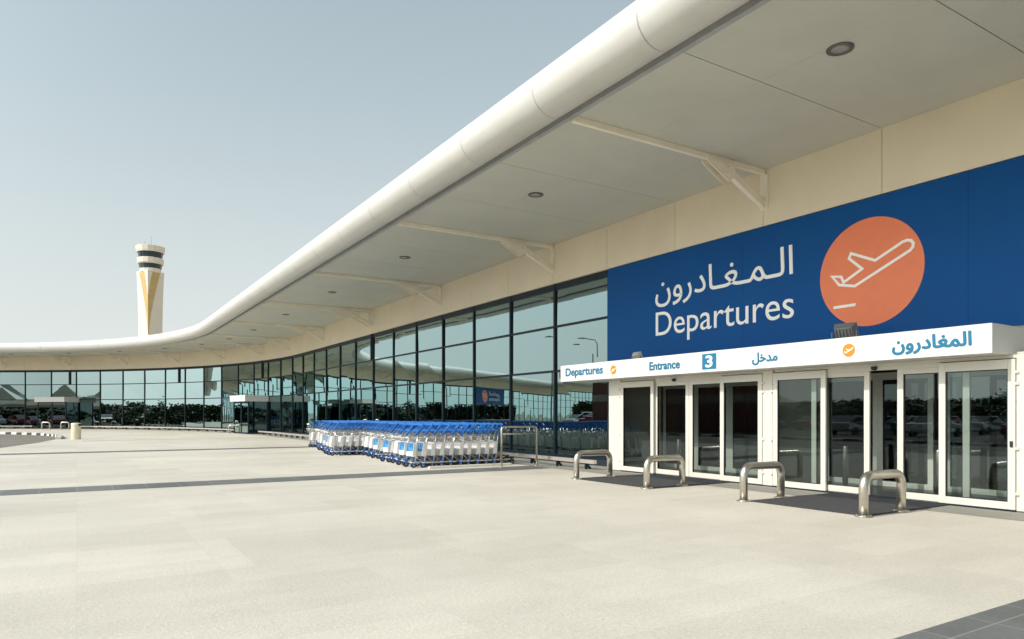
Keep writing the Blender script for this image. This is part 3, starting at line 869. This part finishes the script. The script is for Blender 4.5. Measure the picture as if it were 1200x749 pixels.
far_hoop(9.89, 56.9, 'far hoop barrier before the side entrance in the bend, left one of the pair')
far_hoop(10.70, 56.4, 'far hoop barrier before the side entrance in the bend, right one of the pair')
far_hoop(-2.65, 75.0, 'distant hoop barrier left of its twin before the far-left side entrance')
far_hoop(-1.20, 74.1, 'distant hoop barrier between its twin and the cream bin')

# doormats
for y0, y1, side in ((10.45, 13.0, 'left'), (5.93, 8.02, 'right')):
    root = thing('doormat', 'dark rubber doormat between the %s pair of steel hoops' % side, 'doormat', (9.9, (y0 + y1) / 2, 0), 0, 'doormats at the entrance')
    mb = MB(); mb.box(9.85, 11.50, y0, y1, 0.006, 0.020); mb.build('mat_field', M['mat'], root, root.location, bevel=0.004)
    mb = MB(); mb.box(11.503, 12.2, y0, y1, 0.008, 0.017); mb.build('inner_strip', M['mat_dark'], root, root.location)

# ------------------------------------------------------------------ low bumper rail along the glass
rail_root = thing('bumper_rail', 'low pale bumper rail on short dark feet along the foot of the glass front', 'rail', P(20, 1.1))
mb = MB()
for a, b in ((14.75, 53.9), (58.4, 79.2), (84.0, 125)):
    sweep(mb, a, b, [(1.10, 0.17), (1.19, 0.17), (1.19, 0.27), (1.10, 0.27)], 1.0, follow=True)
    s = a + 0.4
    while s < b:
        t, n = TN(s); p = P(s, 1.145); p.z = zg(p); ft = MB()
        ft.bar(p + UZ * 0.0, p + UZ * 0.17, 0.06, 0.06, up=n)
        ft.bar(p + UZ * 0.01 - n * 0.15, p + UZ * 0.15 - n * 0.02, 0.05, 0.05, up=t)
        ft.build('foot', M['mullion'], rail_root, rail_root.location)
        s += 1.35
mb.build('rail', M['rail'], rail_root, rail_root.location)

# ------------------------------------------------------------------ guard rail and floor guide at the trolley bay
root = thing('guard_rail', 'stainless guard rail frame at the end of the trolley bay', 'guard rail', (10.2, 16.9, 0))
mb = MB()
path = [(10.2, 16.9, 0), (10.2, 16.9, 1.08), (10.22, 16.9, 1.13), (10.27, 16.9, 1.15), (11.33, 16.9, 1.15), (11.38, 16.9, 1.13), (11.4, 16.9, 1.08), (11.4, 16.9, 0)]
mb.tube(path, 0.028, 12); mb.build('frame', M['stainless'], root, root.location)
mb = MB(); mb.tube([(10.2, 16.9, 0.95), (11.4, 16.9, 0.95)], 0.02, 10); mb.build('rail', M['stainless'], root, root.location)
for x in (10.2, 11.4):
    mb = MB(); mb.lathe((x, 16.9, 0.003), [(0.07, 0), (0.07, 0.012), (0.03, 0.014)], 16); mb.build('base_plate', M['stainless'], root, root.location)
mb = MB(); mb.box(8.3, 11.0, 17.62, 17.72, 0.0, 0.06)
o = mb.build('floor_guide', M['kerb_white'], None, (9.4, 17.7, 0), bevel=0.01); tag(o, 'low white guide kerb on the paving beside the front row of trolleys', 'kerb')

# ------------------------------------------------------------------ luggage trolleys
def make_trolley():
    root = thing('luggage_trolley', 'x', 'trolley')
    f = MB()
    for y in (-.27, .27):
        f.tube([(0.20, y, 0.14), (0.25, y, 0.62), (0.31, y, 1.02)], 0.019, 8)                       # upright
        f.tube([(0.12, y, 0.15), (0.60, y * .8, 0.13), (0.92, y * .62, 0.15)], 0.018, 8)             # side rail
        f.bar((0.22, y, 0.34), (0.46, y * .9, 0.14), 0.03, 0.012)
    for x, w in ((.16, .27), (.55, .22), (0.90, .17)): f.tube([(x, -w, 0.145), (x, w, 0.145)], 0.014, 8)
    for k in range(4): f.tube([(.16, -.15 + .10 * k, 0.15), (.90, -.12 + .08 * k, 0.15)], 0.007, 6)
    f.build('frame', M['chrome'], root)
    b = MB()
    b.hexa([(0.185, -.25, .32), (0.20, -.25, .32), (0.20, .25, .32), (0.185, .25, .32), (0.235, -.25, .70), (0.25, -.25, .70), (0.25, .25, .70), (0.235, .25, .70)])
    b.hexa([(0.10, .275, .34), (0.24, .275, .34), (0.24, .287, .34), (0.10, .287, .34), (0.16, .275, .68), (0.27, .275, .68), (0.27, .287, .68), (0.16, .287, .68)])
    b.hexa([(0.10, -.287, .34), (0.24, -.287, .34), (0.24, -.275, .34), (0.10, -.275, .34), (0.16, -.287, .68), (0.27, -.287, .68), (0.27, -.275, .68), (0.16, -.275, .68)])
    b.build('board', M['trolley_white'], root, bevel=0.003)
    k = MB()
    for z, e in ((.74, 0.0), (.86, .03)):
        k.tube([(0.02 - e, -.24, z), (0.02 - e, .24, z)], 0.007, 6)
        for y in (-.25, .25): k.tube([(0.02 - e, y, z), (0.30, y, z)], 0.007, 6)
    for j in range(9):
        y = -.24 + .06 * j; k.tube([(0.02, y, .74), (-0.01, y, .86)], 0.0045, 5)
        k.tube([(0.02, y, .74), (0.28, y, .72)], 0.0045, 5)
    for j in range(5):
        for y in (-.25, .25): k.tube([(0.02 + .06 * j, y, .74), (0.0 + .065 * j, y, .86)], 0.0045, 5)
    k.build('basket', M['chrome'], root)
    h = MB()
    h.tube([(0.44, -.30, 1.21), (0.44, .30, 1.21)], 0.023, 10)
    h.tube([(0.30, -.22, 1.03), (0.30, .22, 1.03)], 0.012, 8)
    for y in (-.28, .28):
        h.bar((0.19, y, 0.91), (0.45, y, 1.215), 0.045, 0.036)
    h.build('handle', M['trolley_blue'], root, bevel=0.006)
    for x, y in ((.17, -.24), (.17, .24), (.84, -.15), (.84, .15)):
        w = MB()
        w.tube([(x, y - .018, 0.085), (x, y + .018, 0.085)], 0.085, 18)
        wo = w.build('wheel', M['trolley_tyre'], root)
        w = MB(); w.tube([(x, y - .022, 0.085), (x, y + .022, 0.085)], 0.040, 12); w.build('hub', M['chrome'], wo)
        w = MB()
        for s in (-1, 1):
            w.hexa([(x - .035, y + s * .028 - .006, 0.07), (x + .035, y + s * .028 - .006, 0.07), (x + .035, y + s * .028 + .006, 0.07), (x - .035, y + s * .028 + .006, 0.07),
                    (x - .045, y + s * .028 - .006, 0.18), (x + .06, y + s * .028 - .006, 0.18), (x + .06, y + s * .028 + .006, 0.18), (x - .045, y + s * .028 + .006, 0.18)])
        w.box(x - .05, x + .06, y - .034, y + .034, 0.18, 0.21)
        w.build('fork', M['trolley_blue' if x < .5 else 'black'], root)
    return root
proto = make_trolley()
index_children()
pm = MB(); pm.hexa([(0.1855, -.23, .46), (0.199, -.23, .46), (0.199, .23, .46), (0.1855, .23, .46), (0.2215, -.23, .69), (0.23, -.23, .69), (0.23, .23, .69), (0.2215, .23, .69)])
poster0 = pm.build('poster', M['poster']); poster_me = poster0.data; bpy.data.objects.remove(poster0)
ORD = ['first', 'second', 'third', 'fourth', 'fifth', 'sixth', 'seventh', 'eighth', 'ninth', 'tenth', 'eleventh', 'twelfth', 'thirteenth', 'fourteenth', 'fifteenth', 'sixteenth', 'seventeenth', 'eighteenth']
ROWS = [(18.3, 8.25, 1), (19.15, 8.35, 1), (20.0, 8.5, 0), (20.9, 8.55, 1), (21.8, 9.2, 0), (22.7, 8.9, 1), (23.6, 9.1, 0), (24.5, 9.2, 0), (25.3, 8.15, 0), (26.2, 8.3, 1), (27.2, 8.7, 0), (28.1, 8.8, 1), (29.0, 8.9, 0), (30.1, 9.25, 1), (31.2, 9.45, 0), (32.3, 9.45, 0)]
first = True
for ri, (ry, x0, post) in enumerate(ROWS):
    x = x0 - 0.40; k = 0
    while x < (10.62 if ri == 0 else 10.9 if ri == 1 else 11.3):
        o = proto if first else copy_tree(proto)
        first = False
        o.location = (x, ry + random.uniform(-.035, .035), 0); o.rotation_euler = (0, 0, random.uniform(-.05, .05))
        o['group'] = 'luggage trolleys nested in rows'
        if k == 0:
            o['label'] = 'leading luggage trolley of the %s nested row from the guard rail%s' % (ORD[ri], ', blue poster on board' if post else '')
        elif ri == 0:
            o['label'] = 'blue-handled luggage trolley in the front row, %s from its plaza end' % ORD[k]
        else:
            o['label'] = 'blue-handled luggage trolley nested inside one of the rows behind the front row'
        if post and k in (0, 1) or (post == 0 and k == 1 and ri % 3 == 0):
            brd = [c for c in kids(proto) if c.name.startswith('board')][0] if o is proto else [c for c in o.children if c.name.startswith('board')][0]
            po = bpy.data.objects.new('poster', poster_me); COL.objects.link(po); po.parent = brd
        x += 0.29 + random.uniform(-.02, .025); k += 1

# ------------------------------------------------------------------ bin
bp_ = Vector((-0.04, 49.85, 0)); bp_.z = zg(bp_)
root = thing('litter_bin', 'cream round litter bin with a dark opening standing alone on the paving', 'bin', bp_)
mb = MB(); mb.lathe((0, 0, 0.0), [(0.255, 0), (0.255, 0.02), (0.265, 0.06), (0.265, 0.72), (0.255, 0.76), (0.265, 0.80), (0.265, 0.965), (0.24, 0.985), (0.10, 1.0)], 32)
mb.build('body', M['bin'], root)
mb = MB()
a0 = math.atan2(-.62, 0.78)
for k in range(7):
    a, b = a0 - .45 + .128 * k, a0 - .45 + .128 * (k + 1)
    r0, r1 = 0.262, 0.271
    mb.hexa([(r0 * cos(a), r0 * sin(a), .815), (r1 * cos(a), r1 * sin(a), .815), (r1 * cos(b), r1 * sin(b), .815), (r0 * cos(b), r0 * sin(b), .815),
             (r0 * cos(a), r0 * sin(a), .955), (r1 * cos(a), r1 * sin(a), .955), (r1 * cos(b), r1 * sin(b), .955), (r0 * cos(b), r0 * sin(b), .955)])
mb.build('opening', M['black'], root)

# ------------------------------------------------------------------ control tower
TWS = 0.968
tw = thing('control_tower', 'tall cream air traffic control tower with a gold V on its shaft', 'tower', (32.3, 404.7, 0.3), radians(45) - math.atan2(31.4, 404.8) + radians(-11))
def sq(h, z, ch=0.12):
    """square with cut corners, half-side h; corners on the axes after the 45 degree turn"""
    c = h * ch
    return [(h - c, -h, z), (h, -h + c, z), (h, h - c, z), (h - c, h, z), (-h + c, h, z), (-h, h - c, z), (-h, -h + c, z), (-h + c, -h, z)]
def half(z):
    k = max(0, (z - 42) / 35); return 4.0 + 0.62 * k * k
mb = MB(); mb.ring_loft([sq(half(z), z, 0.02) for z in [0, 20, 40, 48, 55, 60, 65, 70, 74, 77.2]], 0, True, False); mb.build('shaft', M['tower_white'], tw)
# gold V: on the two faces either side of the corner that looks at the terminal (local corner -x,-y)
g = MB(); w_ = MB()
zs = [44, 47, 50, 53, 56, 59, 62, 63, 65, 67, 69, 71, 73, 75, 76.6]
def vout(z): return 0.35 + 6.6 * ((z - 44) / 32.6) ** 1.45
def vin(z): return max(0.0, (z - 63) / 13.6) ** 1.15 * 2.5
for za, zb in zip(zs, zs[1:]):
    for face in (0, 1):
        def q(u, z, d):
            h = half(z) + d
            return (-h + u, -h, z) if face == 0 else (-h, -h + u, z)
        for lo, hi, mbx, d in ((vin, vout, g, 0.12), (lambda z: 0.0, vin, w_, 0.25)):
            a0_, a1_, b0_, b1_ = lo(za), hi(za), lo(zb), hi(zb)
            if b1_ - b0_ < 0.02: continue
            mbx.face([q(a0_, za, d), q(a1_, za, d), q(b1_, zb, d), q(b0_, zb, d)])
            mbx.face([q(a1_, za, d), q(a1_, za, -.05), q(b1_, zb, -.05), q(b1_, zb, d)])
g.build('gold_band', M['tower_gold'], tw); w_.build('crest', M['tower_white'], tw)
mb = MB(); mb.lathe((0, 0, 77.0), [(5.0, 0), (5.0, 1.6), (5.2, 1.9)], 16, smooth=False); mb.build('neck', M['tower_white'], tw)
mb = MB(); mb.lathe((0, 0, 78.9), [(5.2, 0), (5.5, 2.4)], 16, smooth=False); mb.build('lower_windows', M['tower_glass'], tw)
mb = MB(); mb.lathe((0, 0, 81.3), [(5.9, 0), (6.25, 0.6), (6.3, 3.0), (5.9, 3.2)], 16, smooth=False); mb.build('gallery', M['tower_white'], tw)
mb = MB(); mb.lathe((0, 0, 84.5), [(5.5, 0), (6.05, 3.0)], 16, smooth=False); mb.build('control_room_windows', M['tower_glass'], tw)
mb = MB(); mb.lathe((0, 0, 87.5), [(6.5, 0), (6.75, 1.2), (6.95, 3.0), (6.9, 3.1), (3, 3.3)], 16, smooth=False); mb.build('crown', M['tower_white'], tw)
mb = MB(); mb.tube([(0.5, 0, 90.5), (0.5, 0, 96.5)], 0.07, 6); mb.tube([(-2.5, 1, 90.5), (-2.5, 1, 93.5)], 0.06, 6); mb.build('mast', M['pole'], tw)

tw.scale = (1, 1, TWS)
# ------------------------------------------------------------------ across the road: what the glass mirrors
def lamp_post(loc, rot, label):
    root = thing('street_lamp', label, 'street lamp', loc, rot, 'street lamps across the road')
    mb = MB(); mb.tube([(0, 0, 0), (0, 0, 9.2), (0.25, 0, 9.7), (1.6, 0, 9.95)], [.10, .07, .06, .05], 8); mb.build('pole', M['pole'], root)
    mb = MB(); mb.hexa([(1.5, -.16, 9.88), (2.3, -.12, 9.92), (2.3, .12, 9.92), (1.5, .16, 9.88), (1.5, -.14, 10.02), (2.3, -.1, 10.0), (2.3, .1, 10.0), (1.5, .14, 10.02)]); mb.build('lamp_head', M['lamp_grey'], root)
def palm(loc, h, label):
    root = thing('palm_tree', label, 'tree', loc, random.uniform(0, 6), 'palms across the road')
    mb = MB(); mb.tube([(0, 0, 0), (.1, 0, h * .5), (.05, .1, h)], [.28, .2, .18], 8); mb.build('trunk', M['trunk'], root)
    mb = MB()
    for k in range(26):
        a = random.uniform(0, 2 * pi); el = random.uniform(-.3, 1.1); L = random.uniform(1.9, 2.7)
        p = Vector((0.05, .1, h)); d = Vector((cos(a) * cos(el), sin(a) * cos(el), sin(el))); side = Vector((-sin(a), cos(a), 0))
        prev = p
        for j in range(5):
            q = prev + d * L / 5; d = (d + Vector((0, 0, -.22))).normalized()
            wa, wb = .34 * (1 - abs(j - 1.5) / 4), .34 * (1 - abs(j - .5) / 4.2)
            dr = Vector((0, 0, -.16))
            mb.face([prev, q, q + side * wb + dr, prev + side * wa + dr]); mb.face([prev, prev - side * wa + dr, q - side * wb + dr, q])
            prev = q
    mb.build('crown', M['leaf'], root, fix=False)
def bush_tree(loc, h, label):
    root = thing('tree', label, 'tree', loc, random.uniform(0, 6), 'trees across the road')
    mb = MB(); mb.tube([(0, 0, 0), (.1, 0, h * .3), (.0, .2, h * .6)], [.18, .14, .08], 8)
    for a in (0.4, 2.6, 4.4): mb.tube([(.1, 0, h * .3), (cos(a) * h * .22, sin(a) * h * .22, h * .62)], [.1, .04], 6)
    mb.build('trunk', M['trunk'], root)
    mb = MB()
    cl = [(random.uniform(-.32, .32) * h, random.uniform(-.32, .32) * h, random.uniform(.16, .85) * h) for _ in range(15)]
    for k in range(1300):
        c = random.choice(cl); p = Vector(c) + Vector((random.gauss(0, .09), random.gauss(0, .09), random.gauss(0, .08))) * h
        u = Vector((random.uniform(-1, 1), random.uniform(-1, 1), random.uniform(-.6, .6))).normalized(); v = u.cross(Vector((random.uniform(-1, 1), random.uniform(-1, 1), 1))).normalized()
        s = random.uniform(.16, .32); mb.face([p - u * s, p - v * s * .6, p + u * s, p + v * s * .6])
    mb.build('crown', M['leaf'], root, fix=False)
    return root
def make_car(mi):
    root = thing('parked_car', 'x', 'car')
    prof = [(-2.2, .35), (-2.25, .62), (-2.1, .86), (-1.1, .95), (-.5, 1.4), (.9, 1.44), (1.75, 1.0), (2.2, .92), (2.25, .5), (2.15, .32)]
    mb = MB()
    def ring(y, k, z0=0): return [(x, y, .32 + (z - .32) * k) for x, z in prof]
    ys = [(-.88, .96), (-.8, 1.0), (.8, 1.0), (.88, .96)]
    mb.ring_loft([[(x * .985 if abs(y) > .85 else x, y * (1.0 if z < .96 else .82), z) for x, z in prof] for y, k in ys], 0, True, False)
    mb.build('body', M['car%d' % mi], root, bevel=0.05)
    g = MB()
    for s in (-1, 1): g.face([(-.98, s * .76, .99), (1.55, s * .76, 1.03), (.85, s * .745, 1.38), (-.45, s * .745, 1.35)])
    g.face([(-1.09, -.66, .98), (-1.09, .66, .98), (-.52, .62, 1.39), (-.52, -.62, 1.39)]); g.face([(1.72, -.66, 1.04), (1.72, .66, 1.04), (.95, .62, 1.43), (.95, -.62, 1.43)])
    g.build('window', M['car_glass'], root, fix=False)
    for x in (-1.4, 1.35):
        for y in (-.82, .82):
            w = MB(); w.tube([(x, y - .1, .33), (x, y + .1, .33)], .33, 16); w.build('wheel', M['tyre'], root)
    return root
W = lambda x, y: Vector((x, y, zg((x, y)) - 0.03))
# asphalt car park beyond the verge
mb = MB()
for i in range(16):
    for j in range(24):
        xs_ = [-130 + 7 * i, -130 + 7 * (i + 1)]; ys_ = [-80 + 6.5 * j, -80 + 6.5 * (j + 1)]
        mb.face([(x, y, zg((x, y)) - 0.012) for x, y in ((xs_[0], ys_[0]), (xs_[1], ys_[0]), (xs_[1], ys_[1]), (xs_[0], ys_[1]))])
o = mb.build('car_park', M['park'], fix='weld'); tag(o, kind='structure')
if o.data.polygons[0].normal.z < 0: o.data.flip_normals()
# red brown hoarding with a pale band across the road
HB = Vector((-21, 47, 0))
root = thing('hoarding', 'red brown hoarding wall with a pale band across the road', 'wall', HB)
mb = MB(); mb.box(-21.3, -21, 35, 59.5, 0, 4.6); mb.build('boards', M['int_red'], root, HB)
mb = MB(); mb.box(-21.3, -20.97, 35, 59.5, 2.5, 3.2); mb.box(-21.35, -20.95, 35, 59.5, 4.602, 4.75); mb.build('pale_band', M['dull_band'], root, HB)
for i, (x, y) in enumerate([(-19, 4), (-19, 22), (-18.5, 62), (-19, -16), (-34, 62), (-27, 66), (-14, -44), (-36, 30)]):
    lamp_post(W(x, y), random.uniform(0, 6), 'tall grey street lamp on the sandy verge across the road')
for i, (x, y, h) in enumerate([(-18.5, -6, 5.2), (-8, -48, 5.5), (-24, -34, 5)]):
    palm(W(x, y), h, 'date palm standing on the sandy verge across the road')
protos = [bush_tree(W(-46, -10), 5.2, 'x'), bush_tree(W(-48, 0), 4.6, 'x'), bush_tree(W(-50, 12), 5.8, 'x')]
cars = [make_car(i) for i in range(4)]
index_children()
def make_hedge():
    root = thing('hedge', 'long clipped dark hedge at the back of the car park across the road', 'hedge', (0, 0, 0), 0, 'hedges at the back of the car park')
    mb = MB()
    for k in range(5): mb.tube([(0, -4.5 + 2.2 * k, 0), (.05, -4.4 + 2.2 * k, 1.2)], [.06, .03], 6)
    mb.build('stem', M['trunk'], root)
    mb = MB()
    for k in range(3200):
        p = Vector((random.uniform(-.6, .6), random.uniform(-5.6, 5.6), random.uniform(0, 1) ** .8 * random.uniform(2.5, 3.3)))
        u = Vector((random.uniform(-1, 1), random.uniform(-1, 1), random.uniform(-.8, .8))).normalized(); v = u.cross(Vector((random.uniform(-1, 1), random.uniform(-1, 1), 1))).normalized()
        z = random.uniform(.2, .4); mb.face([p - u * z, p - v * z * .6, p + u * z, p + v * z * .6])
    mb.build('foliage', M['leaf'], root, fix=False)
    return root
hedge0 = make_hedge(); index_children()
for k in range(17):
    o = hedge0 if k == 0 else copy_tree(hedge0)
    o.location = W(-55, -68 + 10.6 * k)
def tent(x, y):
    root = thing('shade_tent', 'beige pyramid shade tent in the car park across the road', 'tent', W(x, y), 0.3, 'shade tents in the car park')
    mb = MB()
    c = [(-3.2, -3.2, 2.9), (3.2, -3.2, 2.9), (3.2, 3.2, 2.9), (-3.2, 3.2, 2.9)]
    for k in range(4):
        a, b = Vector(c[k]), Vector(c[(k + 1) % 4]); t = Vector((0, 0, 5.4))
        ma, mb2 = a.lerp(t, .5) - Vector((0, 0, .35)), b.lerp(t, .5) - Vector((0, 0, .35))
        mb.face([a, b, mb2, ma]); mb.face([ma, mb2, t])
        mb.face([a - Vector((0, 0, .4)), b - Vector((0, 0, .4)), b, a])
    mb.build('canopy', M['canvas'], root, fix=False)
    for p in c:
        mb = MB(); mb.tube([(p[0], p[1], 0), p], .06, 8); mb.build('pole', M['pole'], root)
for x, y in ((-36, 61), (-43, 54), (-40, 70)): tent(x, y)
n = 0
spots = [(-47 + random.uniform(-3, 3), -34 + 3.4 * k + random.uniform(-1, 1)) for k in range(36)] + [(-66 + random.uniform(-4, 4), -30 + 5.0 * k) for k in range(26)] + [(-40 + 4.2 * k, -58 + random.uniform(-3, 3)) for k in range(16)]
for x, y in spots:
    o = protos[n] if n < 3 else copy_tree(protos[n % 3])
    o.location = W(x, y); o.rotation_euler = (0, 0, random.uniform(0, 6)); k = random.uniform(.5, .75); o.scale = (k * 1.7, k * 1.7, k)
    o['label'] = 'bushy dark tree beyond the car park across the road'; n += 1
spots = [(-25.0, -30 + 2.9 * k, 0) for k in range(34) if not 33 < -30 + 2.9 * k < 61] + [(-35.0, -20 + 2.9 * k, 0) for k in range(34)] + [(-14 + 3.1 * k, -38, pi / 2) for k in range(11)]
m = 0
for i, (x, y, a) in enumerate(spots):
    if i % 7 == 4: continue
    q = m % 4
    o = cars[q] if m < 4 else copy_tree(cars[q])
    o.location = W(x, y); o.rotation_euler = (0, 0, a + random.uniform(-.04, .04))
    o['label'] = '%s parked car in the car park across the road' % ['white', 'black', 'grey', 'dark red'][q]; o['group'] = '%s cars parked across the road' % ['white', 'black', 'grey', 'dark red'][q]; m += 1
